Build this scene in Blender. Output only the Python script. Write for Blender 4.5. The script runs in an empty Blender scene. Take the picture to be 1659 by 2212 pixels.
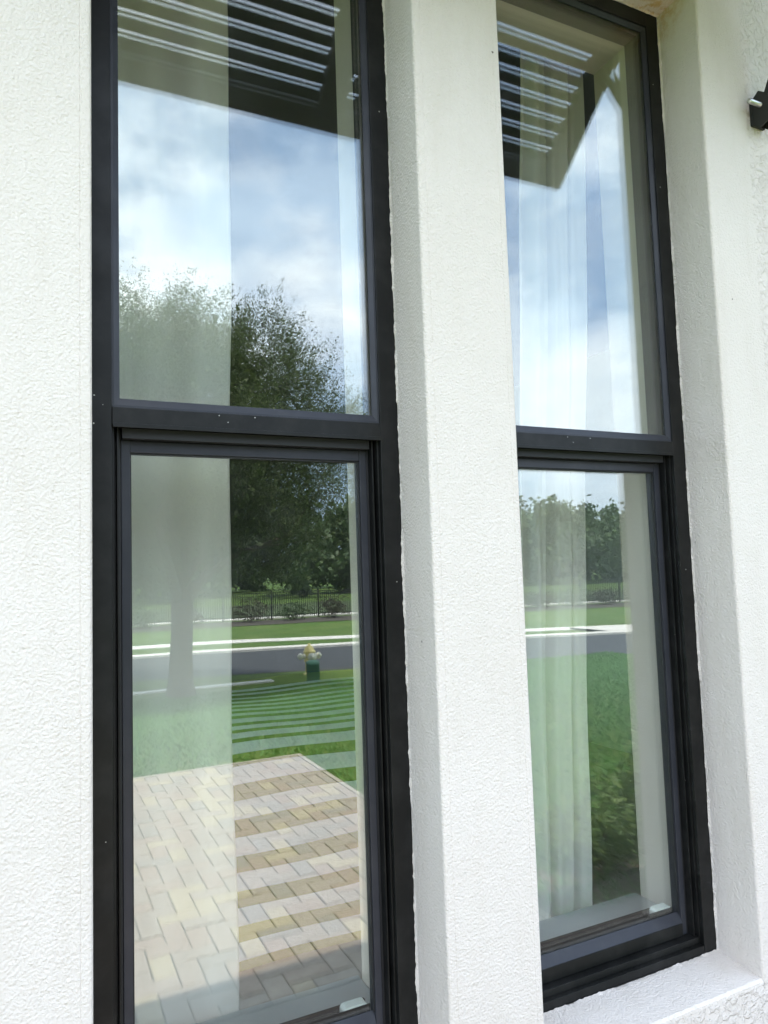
import bpy, bmesh, math, random
import numpy as np
from mathutils import Vector, Matrix

rng = np.random.default_rng(11)
random.seed(11)
S = bpy.context.scene
COL = S.collection

# ------------------------------------------------------------------ camera
F_PX, W_PX = 1576.8, 1659.0
YAW, PITCH, ROLL = 0.452388, 0.076398, -0.0328385
CAM = Vector((0.0, -1.2, 1.6))
fw = Vector((math.sin(YAW), math.cos(YAW), 0)); rt = Vector((math.cos(YAW), -math.sin(YAW), 0)); up = Vector((0, 0, 1))
f2 = fw * math.cos(PITCH) + up * math.sin(PITCH); u2 = up * math.cos(PITCH) - fw * math.sin(PITCH)
r3 = rt * math.cos(ROLL) + u2 * math.sin(ROLL); u3 = u2 * math.cos(ROLL) - rt * math.sin(ROLL)
cd = bpy.data.cameras.new('camera')
cd.sensor_fit = 'HORIZONTAL'; cd.sensor_width = 36.0; cd.lens = 36.0 * F_PX / W_PX
cd.clip_start = 0.02; cd.clip_end = 3000
cam = bpy.data.objects.new('camera', cd); COL.objects.link(cam)
cam.matrix_world = Matrix(((r3.x, u3.x, -f2.x, CAM.x), (r3.y, u3.y, -f2.y, CAM.y), (r3.z, u3.z, -f2.z, CAM.z), (0, 0, 0, 1)))
S.camera = cam

# ------------------------------------------------------------------ sky, sun, exposure
CLOUD_W = 1.3
SUN_EL, SUN_SIDE = math.radians(76.0), 0.08          # the sun stands high behind the house (+Y)
world = bpy.data.worlds.new('World'); S.world = world; world.use_nodes = True
nt = world.node_tree; nt.nodes.clear()
def N(tree, typ, **kw):
    n = tree.nodes.new(typ)
    for k, v in kw.items():
        if k.startswith('i_'):
            key = k[2:]
            n.inputs[int(key) if key.isdigit() else key.replace('_', ' ')].default_value = v
        else:
            setattr(n, k, v)
    return n
def L(tree, a, b): tree.links.new(a, b)
def mth(tree, op, a, b=None, c=None, clamp=False):
    n = tree.nodes.new('ShaderNodeMath'); n.operation = op; n.use_clamp = clamp
    for i, v in enumerate((a, b, c)):
        if v is None: continue
        if isinstance(v, (int, float)): n.inputs[i].default_value = v
        else: tree.links.new(v, n.inputs[i])
    return n.outputs[0]
def ramp(tree, fac, stops, interp='LINEAR'):
    n = tree.nodes.new('ShaderNodeValToRGB'); n.color_ramp.interpolation = interp
    el = n.color_ramp.elements
    while len(el) < len(stops): el.new(0.5)
    for e, (p, c) in zip(el, stops):
        e.position = p; e.color = c if len(c) == 4 else (*c, 1)
    if fac is not None: tree.links.new(fac, n.inputs[0])
    return n.outputs[0]
def mixc(tree, fac, a, b, mode='MIX'):
    n = tree.nodes.new('ShaderNodeMix'); n.data_type = 'RGBA'; n.blend_type = mode
    for i, v in ((0, fac), (6, a), (7, b)):
        if isinstance(v, (int, float)): n.inputs[i].default_value = v
        elif isinstance(v, tuple): n.inputs[i].default_value = v if len(v) == 4 else (*v, 1)
        else: tree.links.new(v, n.inputs[i])
    return n.outputs[2]

sky = N(nt, 'ShaderNodeTexSky', sky_type='NISHITA', sun_disc=False, sun_elevation=SUN_EL, sun_rotation=0.0,
        altitude=20.0, air_density=1.0, dust_density=1.5, ozone_density=1.0)
tc = N(nt, 'ShaderNodeTexCoord'); sp = N(nt, 'ShaderNodeSeparateXYZ'); L(nt, tc.outputs['Generated'], sp.inputs[0])
cx = N(nt, 'ShaderNodeCombineXYZ'); L(nt, sp.outputs[0], cx.inputs[0]); L(nt, sp.outputs[1], cx.inputs[1]); L(nt, mth(nt, 'MULTIPLY', sp.outputs[2], 1.7), cx.inputs[2])
cn = N(nt, 'ShaderNodeTexNoise', noise_dimensions='4D', i_Scale=2.6, i_Detail=7.0, i_Roughness=0.60, i_W=CLOUD_W); L(nt, cx.outputs[0], cn.inputs['Vector'])
cover = ramp(nt, cn.outputs[0], [(0.41, (.20, .20, .20)), (0.52, (.78, .78, .78)), (0.61, (1, 1, 1))], 'EASE')
cn2 = N(nt, 'ShaderNodeTexNoise', noise_dimensions='4D', i_Scale=3.4, i_Detail=4.0, i_Roughness=0.55, i_W=CLOUD_W + 5.0); L(nt, cx.outputs[0], cn2.inputs['Vector'])
ccol = ramp(nt, cn2.outputs[0], [(0.38, (8.8, 11.0, 14.0)), (0.60, (17.0, 17.6, 18.2))])
haze_blue = mixc(nt, 0.4, sky.outputs[0], (6.0, 9.6, 15.5))
low = ramp(nt, sp.outputs[2], [(0.06, (.45, .45, .45)), (0.34, (1, 1, 1))])      # clouds thin out towards the horizon all round
skyc = mixc(nt, mth(nt, 'MULTIPLY', mth(nt, 'MULTIPLY', cover, low), 0.95), haze_blue, ccol)
bg = N(nt, 'ShaderNodeBackground', i_Strength=0.10); L(nt, skyc, bg.inputs[0])
wo = N(nt, 'ShaderNodeOutputWorld'); L(nt, bg.outputs[0], wo.inputs[0])

sd = bpy.data.lights.new('sun', 'SUN'); sd.energy = 4.2; sd.angle = math.radians(0.55); sd.color = (1.0, 0.955, 0.88)
sun = bpy.data.objects.new('sun', sd); COL.objects.link(sun)
to_sun = Vector((SUN_SIDE, math.cos(SUN_EL), math.sin(SUN_EL))).normalized()
sun.rotation_euler = to_sun.to_track_quat('Z', 'Y').to_euler(); sun.location = (0, 30, 60)

S.view_settings.view_transform = 'Standard'; S.view_settings.look = 'None'
S.view_settings.gamma = 1.0; S.view_settings.use_curve_mapping = False
S.view_settings.exposure = 1.54
S.render.engine = 'CYCLES'
S.cycles.use_denoising = True
S.cycles.max_bounces = 8; S.cycles.diffuse_bounces = 4; S.cycles.glossy_bounces = 4
S.cycles.transparent_max_bounces = 24; S.cycles.sample_clamp_indirect = 6.0
S.cycles.caustics_reflective = False; S.cycles.caustics_refractive = False

# ------------------------------------------------------------------ materials
def material(name):
    m = bpy.data.materials.new(name); m.use_nodes = True; t = m.node_tree
    b = t.nodes['Principled BSDF']; o = t.nodes['Material Output']
    tcn = t.nodes.new('ShaderNodeTexCoord')
    return m, t, b, o, tcn.outputs['Object']
def noise(t, co, scale, detail=4.0, rough=0.5, dist=0.0):
    n = t.nodes.new('ShaderNodeTexNoise'); n.inputs['Scale'].default_value = scale; n.inputs['Detail'].default_value = detail
    n.inputs['Roughness'].default_value = rough; n.inputs['Distortion'].default_value = dist
    t.links.new(co, n.inputs['Vector']); return n.outputs[0]
def bump(t, b, height, strength, dist):
    n = t.nodes.new('ShaderNodeBump'); n.inputs['Strength'].default_value = strength; n.inputs['Distance'].default_value = dist
    t.links.new(height, n.inputs['Height']); t.links.new(n.outputs[0], b.inputs['Normal']); return n
def simple(name, col, rough=0.6, metal=0.0, var=0.0, scale=20.0, spec=0.5, bmp=0.0, bscale=200.0):
    m, t, b, o, co = material(name)
    b.inputs['Roughness'].default_value = rough; b.inputs['Metallic'].default_value = metal
    b.inputs['Specular IOR Level'].default_value = spec
    if var:
        c = ramp(t, noise(t, co, scale, 5, .6), [(.3, tuple(x * (1 - var) for x in col)), (.7, tuple(min(1, x * (1 + var)) for x in col))])
        t.links.new(c, b.inputs['Base Color'])
    else:
        b.inputs['Base Color'].default_value = (*col, 1)
    if bmp: bump(t, b, noise(t, co, bscale, 4), bmp, 0.002)
    return m

def stucco(name, rough_kind=False, stain=False):
    m, t, b, o, co = material(name)
    base = ramp(t, noise(t, co, 2.2, 5, .6), [(.3, (.665, .597, .538)), (.7, (.705, .637, .583))])
    mp = t.nodes.new('ShaderNodeMapping'); mp.inputs['Scale'].default_value = (1, 1, .16); t.links.new(co, mp.inputs[0])
    runs = ramp(t, noise(t, mp.outputs[0], 13, 6, .65), [(.50, (1, 1, 1)), (.78, (.94, .93, .91))])
    base = mixc(t, 1.0, base, runs, 'MULTIPLY')
    # fine flecks of dirt
    v = t.nodes.new('ShaderNodeTexVoronoi'); v.inputs['Scale'].default_value = 16.0; t.links.new(co, v.inputs['Vector'])
    sepc = t.nodes.new('ShaderNodeSeparateColor'); t.links.new(v.outputs['Color'], sepc.inputs[0])
    fleck = mth(t, 'MULTIPLY', mth(t, 'LESS_THAN', v.outputs['Distance'], 0.045), mth(t, 'GREATER_THAN', sepc.outputs[0], 0.93))
    col = mixc(t, mth(t, 'MULTIPLY', fleck, .8), base, (.10, .07, .05))
    if stain:
        sep = t.nodes.new('ShaderNodeSeparateXYZ'); t.links.new(co, sep.inputs[0])
        dx = mth(t, 'SUBTRACT', sep.outputs[0], 1.47); dz = mth(t, 'SUBTRACT', sep.outputs[2], 3.045)
        dy = mth(t, 'SUBTRACT', sep.outputs[1], .11)
        d = mth(t, 'SQRT', mth(t, 'ADD', mth(t, 'ADD', mth(t, 'MULTIPLY', dx, dx), mth(t, 'MULTIPLY', dz, dz)), mth(t, 'MULTIPLY', dy, dy)))
        d = mth(t, 'ADD', d, mth(t, 'MULTIPLY', mth(t, 'SUBTRACT', noise(t, co, 30, 5, .65), .5), .11))
        k = ramp(t, d, [(0.015, (1, 1, 1)), (0.10, (0, 0, 0))])
        k2 = ramp(t, noise(t, co, 42, 5, .7), [(.42, (.15, .15, .15)), (.56, (1, 1, 1))])
        col = mixc(t, mth(t, 'MULTIPLY', mth(t, 'MULTIPLY', k, k2), .85), col, (.50, .31, .09))
    t.links.new(col, b.inputs['Base Color'])
    b.inputs['Roughness'].default_value = 0.85; b.inputs['Specular IOR Level'].default_value = 0.25
    if rough_kind:
        k = ramp(t, noise(t, co, 70, 4, .55, .6), [(.46, (0, 0, 0)), (.60, (1, 1, 1))])
        h = mth(t, 'ADD', mth(t, 'MULTIPLY', k, 1.0), mth(t, 'MULTIPLY', noise(t, co, 260, 3), .5))
        bump(t, b, h, 0.8, 0.0030)
    else:
        v2 = t.nodes.new('ShaderNodeTexVoronoi'); v2.feature = 'SMOOTH_F1'; v2.inputs['Scale'].default_value = 215.0
        t.links.new(co, v2.inputs['Vector'])
        h = mth(t, 'ADD', noise(t, co, 235, 3, .6, .2), mth(t, 'MULTIPLY', v2.outputs['Distance'], -.6))
        h = mth(t, 'ADD', h, mth(t, 'MULTIPLY', noise(t, co, 28, 3), .55))
        bump(t, b, h, 1.0, 0.0023)
    return m
M = {}
M['stucco'] = stucco('smooth white stucco', stain=True)
M['stucco_rough'] = stucco('knockdown white stucco', True)
def alu(name, col, rough):
    m, t, b, o, co = material(name)
    v = t.nodes.new('ShaderNodeTexVoronoi'); v.inputs['Scale'].default_value = 42.0; t.links.new(co, v.inputs['Vector'])
    sepc = t.nodes.new('ShaderNodeSeparateColor'); t.links.new(v.outputs['Color'], sepc.inputs[0])
    size = mth(t, 'MULTIPLY', mth(t, 'POWER', sepc.outputs[1], 6.0), .055)
    dot = mth(t, 'MULTIPLY', mth(t, 'LESS_THAN', v.outputs['Distance'], mth(t, 'ADD', size, .006)), mth(t, 'GREATER_THAN', sepc.outputs[0], 0.55))
    dust = ramp(t, noise(t, co, 14, 6, .65), [(.45, (0, 0, 0)), (.8, (.06, .06, .06))])
    c = mixc(t, dust, col, (.22, .21, .20)); c = mixc(t, mth(t, 'MULTIPLY', dot, .7), c, (.55, .54, .5))
    t.links.new(c, b.inputs['Base Color']); b.inputs['Specular IOR Level'].default_value = .28
    rr = ramp(t, noise(t, co, 9, 5, .6), [(.3, (rough - .07,) * 3), (.7, (rough + .12,) * 3)]); t.links.new(rr, b.inputs['Roughness'])
    bump(t, b, noise(t, co, 500, 2), .08, .001)
    return m
M['alu'] = alu('black aluminium', (.0045, .0045, .0042), .46)
M['bead'] = alu('sky tinted glazing bead', (.026, .027, .034), .36)  # lighter blue-grey puts the reflected sky into the bead's colour
M['rubber'] = simple('black rubber seal', (.008, .008, .009), .6)
M['shutter'] = simple('black shutter paint', (.014, .014, .013), .55, var=.2, scale=6)
M['steel'] = simple('zinc bolt', (.62, .62, .58), .35, 1.0, var=.15, scale=60)
M['drywall'] = simple('cream painted drywall', (.62, .56, .48), .8, var=.05, scale=4, bmp=.2, bscale=120)
M['roomwall'] = simple('room wall paint', (.06, .058, .055), .9, var=.04)  # wall colour lowered to keep the far wall in shade
M['litwall'] = simple('lit room wall', (.66, .66, .64), .9, var=.04)  # wall colour raised so the right wall looks lit
M['roomfloor'] = simple('room floor', (.34, .31, .27), .5, var=.2, scale=8)
M['stool'] = simple('white sill paint', (.40, .42, .425), .45, var=.04, scale=9)
M['latch'] = simple('white plastic', (.74, .78, .75), .4, spec=.4)
def curtain_mat():
    m, t, b, o, co = material('white curtain cloth')
    c = ramp(t, noise(t, co, 3, 4), [(.3, (.80, .785, .745)), (.7, (.86, .85, .82))]); t.links.new(c, b.inputs['Base Color'])
    b.inputs['Roughness'].default_value = .95; b.inputs['Specular IOR Level'].default_value = .1
    tr = t.nodes.new('ShaderNodeBsdfTranslucent'); t.links.new(c, tr.inputs[0])
    mx = t.nodes.new('ShaderNodeMixShader'); mx.inputs[0].default_value = .22
    t.links.new(b.outputs[0], mx.inputs[1]); t.links.new(tr.outputs[0], mx.inputs[2]); t.links.new(mx.outputs[0], o.inputs[0])
    bump(t, b, noise(t, co, 700, 2), .12, .0006)
    return m
M['curtain'] = curtain_mat()
def glass_mat(name, r0, dusty=True):
    # coated float glass: clear, with a mirror share that grows towards grazing angles (Schlick)
    m, t, b, o, co = material(name); t.nodes.remove(b)
    g = t.nodes.new('ShaderNodeNewGeometry'); d = t.nodes.new('ShaderNodeVectorMath'); d.operation = 'DOT_PRODUCT'
    t.links.new(g.outputs['Incoming'], d.inputs[0]); t.links.new(g.outputs['Normal'], d.inputs[1])
    c = mth(t, 'ABSOLUTE', d.outputs['Value'])
    fres = mth(t, 'ADD', mth(t, 'MULTIPLY', mth(t, 'POWER', mth(t, 'SUBTRACT', 1.0, c, clamp=True), 5.0), 1 - r0), r0, clamp=True)
    gl = t.nodes.new('ShaderNodeBsdfGlossy'); gl.inputs['Roughness'].default_value = 0.0; gl.inputs[0].default_value = (.985, 1.0, .99, 1)
    tr = t.nodes.new('ShaderNodeBsdfTransparent'); tr.inputs[0].default_value = (.985, .995, .985, 1)
    mx = t.nodes.new('ShaderNodeMixShader'); t.links.new(fres, mx.inputs[0]); t.links.new(tr.outputs[0], mx.inputs[1]); t.links.new(gl.outputs[0], mx.inputs[2])
    t.links.new(mx.outputs[0], o.inputs[0])
    if not dusty: return m
    df = t.nodes.new('ShaderNodeBsdfDiffuse'); df.inputs[0].default_value = (.6, .6, .57, 1)
    t.links.remove(o.inputs[0].links[0])
    dust = ramp(t, noise(t, co, 7, 3, .65), [(.45, (.002,) * 3), (.75, (.013,) * 3)])
    v = t.nodes.new('ShaderNodeTexVoronoi'); v.inputs['Scale'].default_value = 26.0; t.links.new(co, v.inputs['Vector'])
    sc_ = t.nodes.new('ShaderNodeSeparateColor'); t.links.new(v.outputs['Color'], sc_.inputs[0])
    spot = mth(t, 'MULTIPLY', mth(t, 'LESS_THAN', v.outputs['Distance'], mth(t, 'MULTIPLY', sc_.outputs[1], .05)), mth(t, 'GREATER_THAN', sc_.outputs[0], .9))
    dm = t.nodes.new('ShaderNodeMixShader'); t.links.new(mth(t, 'ADD', dust, mth(t, 'MULTIPLY', spot, .12)), dm.inputs[0])
    t.links.new(mx.outputs[0], dm.inputs[1]); t.links.new(df.outputs[0], dm.inputs[2])
    t.links.new(dm.outputs[0], o.inputs[0])
    bn = t.nodes.new('ShaderNodeBump'); bn.inputs['Strength'].default_value = .25; bn.inputs['Distance'].default_value = .0004
    t.links.new(noise(t, co, 5.5, 1.0), bn.inputs['Height']); t.links.new(bn.outputs[0], gl.inputs['Normal'])
    return m
M['glass'] = glass_mat('coated window glass', .068)
M['glass_inner'] = glass_mat('coated inner glass', .068, False)
M['blanket_light'] = simple('pale blanket stripe', (.80, .79, .82), .95, var=.06, scale=60, spec=.1, bmp=.6, bscale=130)
M['blanket_dark'] = simple('olive blanket stripe', (.15, .175, .018), .95, spec=.1, bmp=.6, bscale=130)
M['wood'] = simple('dark bed wood', (.05, .03, .02), .5, var=.2)
M['concrete'] = simple('pale concrete', (.60, .57, .52), .9, var=.08, scale=3)
M['asphalt'] = simple('asphalt', (.042, .045, .050), .9, var=.18, scale=2.5)
M['mulch'] = simple('dark mulch', (.062, .052, .040), .95, var=.4, scale=9, bmp=.8, bscale=40)
M['shaded_grass'] = simple('rough meadow', (.050, .075, .022), .95, var=.45, scale=.8, bmp=1.0, bscale=8)  # field grass darkened to stand for the shade behind the fence
M['redmulch'] = simple('reddish mulch', (.12, .085, .065), .95, var=.4, scale=30, bmp=.8, bscale=60)
M['edging'] = simple('tan edging', (.36, .31, .25), .9, var=.2, scale=12)
M['sand'] = simple('joint sand', (.20, .17, .14), .95, var=.2, scale=30)
M['fence'] = simple('black fence paint', (.012, .012, .013), .45)
M['bark'] = simple('grey brown bark', (.125, .10, .08), .9, var=.4, scale=14, bmp=1.0, bscale=22)
M['hyd_yellow'] = simple('hydrant yellow paint', (.80, .66, .26), .5, var=.1, scale=12)
M['hyd_white'] = simple('hydrant cap paint', (.75, .72, .60), .5, var=.08, scale=12)
M['green_plastic'] = simple('dull green plastic', (.055, .155, .10), .55, var=.12, scale=9)
M['soffit'] = simple('painted soffit', (.62, .60, .55), .8, var=.04)
M['roof'] = simple('grey roof tile', (.18, .17, .16), .9, var=.2, scale=6)
def lawn_mat():
    m, t, b, o, co = material('mown lawn')
    a = noise(t, co, .55, 5, .6); c = noise(t, co, 9.0, 6, .7)
    c1 = ramp(t, a, [(.28, (.070, .150, .030)), (.72, (.150, .205, .060))])
    c2 = ramp(t, c, [(.3, (.45, .5, .45)), (.72, (1.25, 1.2, 1.1))])
    t.links.new(mixc(t, 1.0, c1, c2, 'MULTIPLY'), b.inputs['Base Color']); b.inputs['Roughness'].default_value = .9
    b.inputs['Specular IOR Level'].default_value = .15
    bump(t, b, noise(t, co, 26, 5, .7), 1.0, .03)
    return m
M['lawn'] = lawn_mat()
def leaf_mat(name, dark, light, trans=.3):
    m, t, b, o, co = material(name)
    g = t.nodes.new('ShaderNodeNewGeometry')
    c = ramp(t, g.outputs['Random Per Island'], [(0, dark), (1, light)])
    t.links.new(c, b.inputs['Base Color']); b.inputs['Roughness'].default_value = .55; b.inputs['Specular IOR Level'].default_value = .35
    tr = t.nodes.new('ShaderNodeBsdfTranslucent'); t.links.new(c, tr.inputs[0])
    mx = t.nodes.new('ShaderNodeMixShader'); mx.inputs[0].default_value = trans
    t.links.new(b.outputs[0], mx.inputs[1]); t.links.new(tr.outputs[0], mx.inputs[2]); t.links.new(mx.outputs[0], o.inputs[0])
    return m
M['leaf'] = leaf_mat('live oak leaf', (.034, .056, .015), (.130, .165, .050))
M['leaf_far'] = leaf_mat('woodland leaf', (.050, .085, .036), (.125, .175, .075))
M['leaf_shrub'] = leaf_mat('shrub leaf', (.08, .15, .045), (.22, .30, .10))
M['leaf_brown'] = leaf_mat('dull shrub leaf', (.045, .045, .030), (.10, .095, .055))
M['blade'] = leaf_mat('grass blade', (.075, .20, .036), (.15, .31, .075), .40)
def paver_mat():
    m, t, b, o, co = material('tan concrete paver')
    g = t.nodes.new('ShaderNodeNewGeometry'); oi = t.nodes.new('ShaderNodeObjectInfo')
    r = mth(t, 'FRACT', mth(t, 'ADD', mth(t, 'MULTIPLY', g.outputs['Random Per Island'], 3.7), oi.outputs['Random']))
    c = ramp(t, r, [(0, (.335, .275, .228)), (.25, (.355, .29, .24)), (.45, (.31, .265, .228)), (.65, (.41, .34, .245)), (.80, (.345, .265, .215)), (1, (.36, .31, .26))], 'CONSTANT')
    n = ramp(t, noise(t, co, 40, 5, .7), [(.3, (.78, .78, .78)), (.7, (1.15, 1.15, 1.15))])
    t.links.new(mixc(t, 1.0, c, n, 'MULTIPLY'), b.inputs['Base Color']); b.inputs['Roughness'].default_value = .9
    bump(t, b, noise(t, co, 220, 4), .5, .002)
    return m
M['paver'] = paver_mat()

# ------------------------------------------------------------------ mesh helpers
def link(name, me, mat=None, parent=None, label=None, cat=None, group=None, kind=None, loc=None):
    o = bpy.data.objects.new(name, me); COL.objects.link(o)
    if mat is not None and me is not None and not me.materials: me.materials.append(M[mat] if isinstance(mat, str) else mat)
    if parent: o.parent = parent
    if label: o['label'] = label
    if cat: o['category'] = cat
    if group: o['group'] = group
    if kind: o['kind'] = kind
    if loc: o.location = loc
    return o
def empty(name, loc, label, cat, group=None):
    o = bpy.data.objects.new(name, None); COL.objects.link(o); o.location = loc; o.empty_display_size = .1
    o['label'] = label; o['category'] = cat
    if group: o['group'] = group
    return o
def mesh(name, v, f, smooth=False):
    me = bpy.data.meshes.new(name); me.from_pydata([tuple(x) for x in v], [], [tuple(x) for x in f]); me.update()
    if smooth:
        for p in me.polygons: p.use_smooth = True
    return me
def boxmesh(name, x0, x1, y0, y1, z0, z1, bev=0.0, off=(0, 0, 0), seg=2):
    bm = bmesh.new(); bmesh.ops.create_cube(bm, size=1.0)
    for v in bm.verts:
        v.co = Vector(((x0 + x1) / 2 + v.co.x * (x1 - x0) - off[0], (y0 + y1) / 2 + v.co.y * (y1 - y0) - off[1], (z0 + z1) / 2 + v.co.z * (z1 - z0) - off[2]))
    if bev: bmesh.ops.bevel(bm, geom=bm.edges[:], offset=bev, segments=seg, affect='EDGES', profile=.6)
    me = bpy.data.meshes.new(name); bm.to_mesh(me); bm.free(); return me
def box(name, x0, x1, y0, y1, z0, z1, mat, parent=None, bev=0.0, **kw):
    off = parent.matrix_world.translation if parent is None else world_off(parent)
    return link(name, boxmesh(name, x0, x1, y0, y1, z0, z1, bev, off), mat, parent, **kw)
def world_off(o):
    v = Vector((0, 0, 0))
    while o: v += o.location; o = o.parent
    return v
def wbox(name, x0, x1, y0, y1, z0, z1, mat, parent=None, bev=0.0, **kw):
    off = world_off(parent) if parent else (0, 0, 0)
    return link(name, boxmesh(name, x0, x1, y0, y1, z0, z1, bev, off), mat, parent, **kw)
def extrude_profile(name, prof_fn, ts, mat, parent=None, axis='Z', **kw):
    """prof_fn(t) -> list of (a,b) points, swept along axis at the stations ts"""
    off = world_off(parent) if parent else Vector((0, 0, 0))
    v, f = [], []; n = len(prof_fn(ts[0]))
    for t in ts:
        for a, b in prof_fn(t):
            p = Vector((a, b, t)) if axis == 'Z' else Vector((t, a, b))
            v.append(p - off)
    for i in range(len(ts) - 1):
        for j in range(n - 1):
            f.append((i * n + j, i * n + j + 1, (i + 1) * n + j + 1, (i + 1) * n + j))
    return link(name, mesh(name, v, f), mat, parent, **kw)
def lathe(name, prof, mat, parent=None, seg=20, axis='Z', loc=(0, 0, 0)):
    v, f = [], []
    for r, h in prof:
        for k in range(seg):
            a = 2 * math.pi * k / seg
            p = (r * math.cos(a), r * math.sin(a), h)
            if axis == 'X': p = (p[2], p[0], p[1])
            if axis == 'Y': p = (p[0], p[2], p[1])
            v.append((p[0] + loc[0], p[1] + loc[1], p[2] + loc[2]))
    for i in range(len(prof) - 1):
        for k in range(seg):
            f.append((i * seg + k, i * seg + (k + 1) % seg, (i + 1) * seg + (k + 1) % seg, (i + 1) * seg + k))
    return link(name, mesh(name, v, f, True), mat, parent)
def tube(v, f, pts, radii, seg=8):
    base = len(v); pts = [Vector(p) for p in pts]
    for i, p in enumerate(pts):
        d = (pts[min(i + 1, len(pts) - 1)] - pts[max(i - 1, 0)]).normalized()
        a = d.orthogonal().normalized(); b = d.cross(a)
        for k in range(seg):
            t = 2 * math.pi * k / seg
            v.append(p + (a * math.cos(t) + b * math.sin(t)) * radii[i])
    for i in range(len(pts) - 1):
        for k in range(seg):
            f.append((base + i * seg + k, base + i * seg + (k + 1) % seg, base + (i + 1) * seg + (k + 1) % seg, base + (i + 1) * seg + k))
def leaf_cloud(name, centers, size, aspect, mat, parent=None, updir=None, **kw):
    """one small folded leaf (two triangles) per centre"""
    n = len(centers); c = np.asarray(centers, float)
    d = rng.normal(size=(n, 3))
    if updir is not None: d = d * .75 + updir
    d /= np.linalg.norm(d, axis=1)[:, None]
    s = rng.normal(size=(n, 3)); s -= (s * d).sum(1)[:, None] * d; s /= np.linalg.norm(s, axis=1)[:, None]
    L_ = size * rng.uniform(.6, 1.35, n)[:, None]
    p0 = c - d * L_ * .5; p1 = c + s * L_ * aspect * .5; p2 = c + d * L_ * .5; p3 = c - s * L_ * aspect * .5
    v = np.stack([p0, p1, p2, p3], 1).reshape(-1, 3)
    me = bpy.data.meshes.new(name); me.vertices.add(4 * n); me.vertices.foreach_set('co', v.ravel())
    me.loops.add(4 * n); me.loops.foreach_set('vertex_index', np.arange(4 * n)); me.polygons.add(n)
    me.polygons.foreach_set('loop_start', np.arange(n) * 4); me.polygons.foreach_set('loop_total', np.full(n, 4)); me.update()
    return link(name, me, mat, parent, **kw)

# ------------------------------------------------------------------ the house front
X1, X2, X3, X4 = .0856, .6823, .8902, 1.5025
ZB, ZT, YF = .650, 3.045, .125
WALL_L, WALL_R, WALL_TOP = -1.32, 9.0, 3.75
house = empty('house', (0, 0, 0), 'white stucco house front with smooth bands around two tall windows', 'house')
def wob(seed, amp):
    ph = [random.Random(seed * 7 + k).uniform(0, 6.28) for k in range(9)]
    fr = [9, 17, 31, 53, 87, 131, 211, 317, 470]
    def w(t):
        s = sum(math.sin(t * fr[k] + ph[k]) / (k + 2) ** .55 for k in range(9))
        return max(0.0, amp * (.8 + .62 * s))
    return w
zs = [ZB - .02 + i * (ZT + .02 - ZB + .02) / 640 for i in range(641)]
wa, wb, wc, wd = wob(1, .0016), wob(2, .0020), wob(3, .0016), wob(4, .0018)
R_ = .006
def rnd(xc, sgn):     # rounded outer arris at x = xc; sgn=+1 when the wall lies at larger x
    return [(xc + sgn * (R_ - R_ * math.cos(a)), R_ - R_ * math.sin(a)) for a in (0, math.pi / 6, math.pi / 3, math.pi / 2)]
slow = wob(9, .0010)
extrude_profile('window_casing', lambda z: [(-.45, 0), (X1 - .0185, 0), (X1 - .0172, .0008), (X1 - .0160, 0)] + rnd(X1, -1)[::-1] + [(X1, .118), (X1 + wa(z), .1236), (X1 + .0001, .1238)], zs, 'stucco', house)
extrude_profile('window_casing', lambda z: [(X2 - .0001, .1238), (X2 - wb(z), .1236), (X2, .118)] + rnd(X2, 1) + [(X2 + .0160, 0), (X2 + .0172, .0008), (X2 + .0185, 0), (X3 - .0185, 0), (X3 - .0172, .0008), (X3 - .0160, 0)] + rnd(X3, -1)[::-1] + [(X3, .118), (X3 + wc(z), .1236), (X3 + .0001, .1238)], zs, 'stucco', house)
extrude_profile('window_casing', lambda z: [(X4 - .0001, .1238), (X4 - wd(z), .1236), (X4, .118)] + rnd(X4, 1) + [(1.661, 0), (1.663, .004)], zs, 'stucco', house)
# heads and sills, butted between the jambs
for k, (a, b) in enumerate(((X1, X2), (X3, X4))):
    xs = [a + i * (b - a) / 200 for i in range(201)]
    we, wg = wob(20 + k, .0022), wob(30 + k, .0022)
    extrude_profile('window_head', lambda x: [(0.0, ZT + .0202), (0.0, ZT + .006), (.006, ZT), (.118, ZT), (.1236, ZT - we(x)), (.1238, ZT - .0001)], xs, 'stucco', house, axis='X')
    extrude_profile('window_sill', lambda x: [(.1238, ZB + .0001), (.1236, ZB + wg(x)), (.116, ZB + .001), (.006, ZB - .010), (.0005, ZB - .0145), (0.0, ZB - .0202)], xs, 'stucco', house, axis='X')
def wallrect(name, x0, x1, z0, z1, y, mat):
    return link(name, mesh(name, [(x0, y, z0), (x1, y, z0), (x1, y, z1), (x0, y, z1)], [(0, 1, 2, 3)]), mat, house)
wallrect('wall', -.45, X4 + .158, ZT + .02, WALL_TOP, 0.0, 'stucco')
wallrect('wall', WALL_L, -.45, 0 - .3, WALL_TOP, .004, 'stucco_rough')
wallrect('wall', 1.6632, WALL_R, -.3, WALL_TOP, .004, 'stucco_rough')
wallrect('wall', -.45, 1.6632, -.3, ZB - .0202, .0, 'stucco_rough')
wbox('soffit', WALL_L, WALL_R, -.447, .4, 3.62, 3.64, 'soffit', house)
wbox('fascia', WALL_L, WALL_R, -.475, -.448, 3.60, 3.80, 'soffit', house)
link('roof', mesh('roof', [(WALL_L, -.50, 3.803), (WALL_R, -.50, 3.803), (WALL_R, 6.5, 5.4), (WALL_L, 6.5, 5.4), (WALL_L, 13, 3.8), (WALL_R, 13, 3.8)], [(0, 1, 2, 3), (3, 2, 5, 4)]), 'roof', house)

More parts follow.
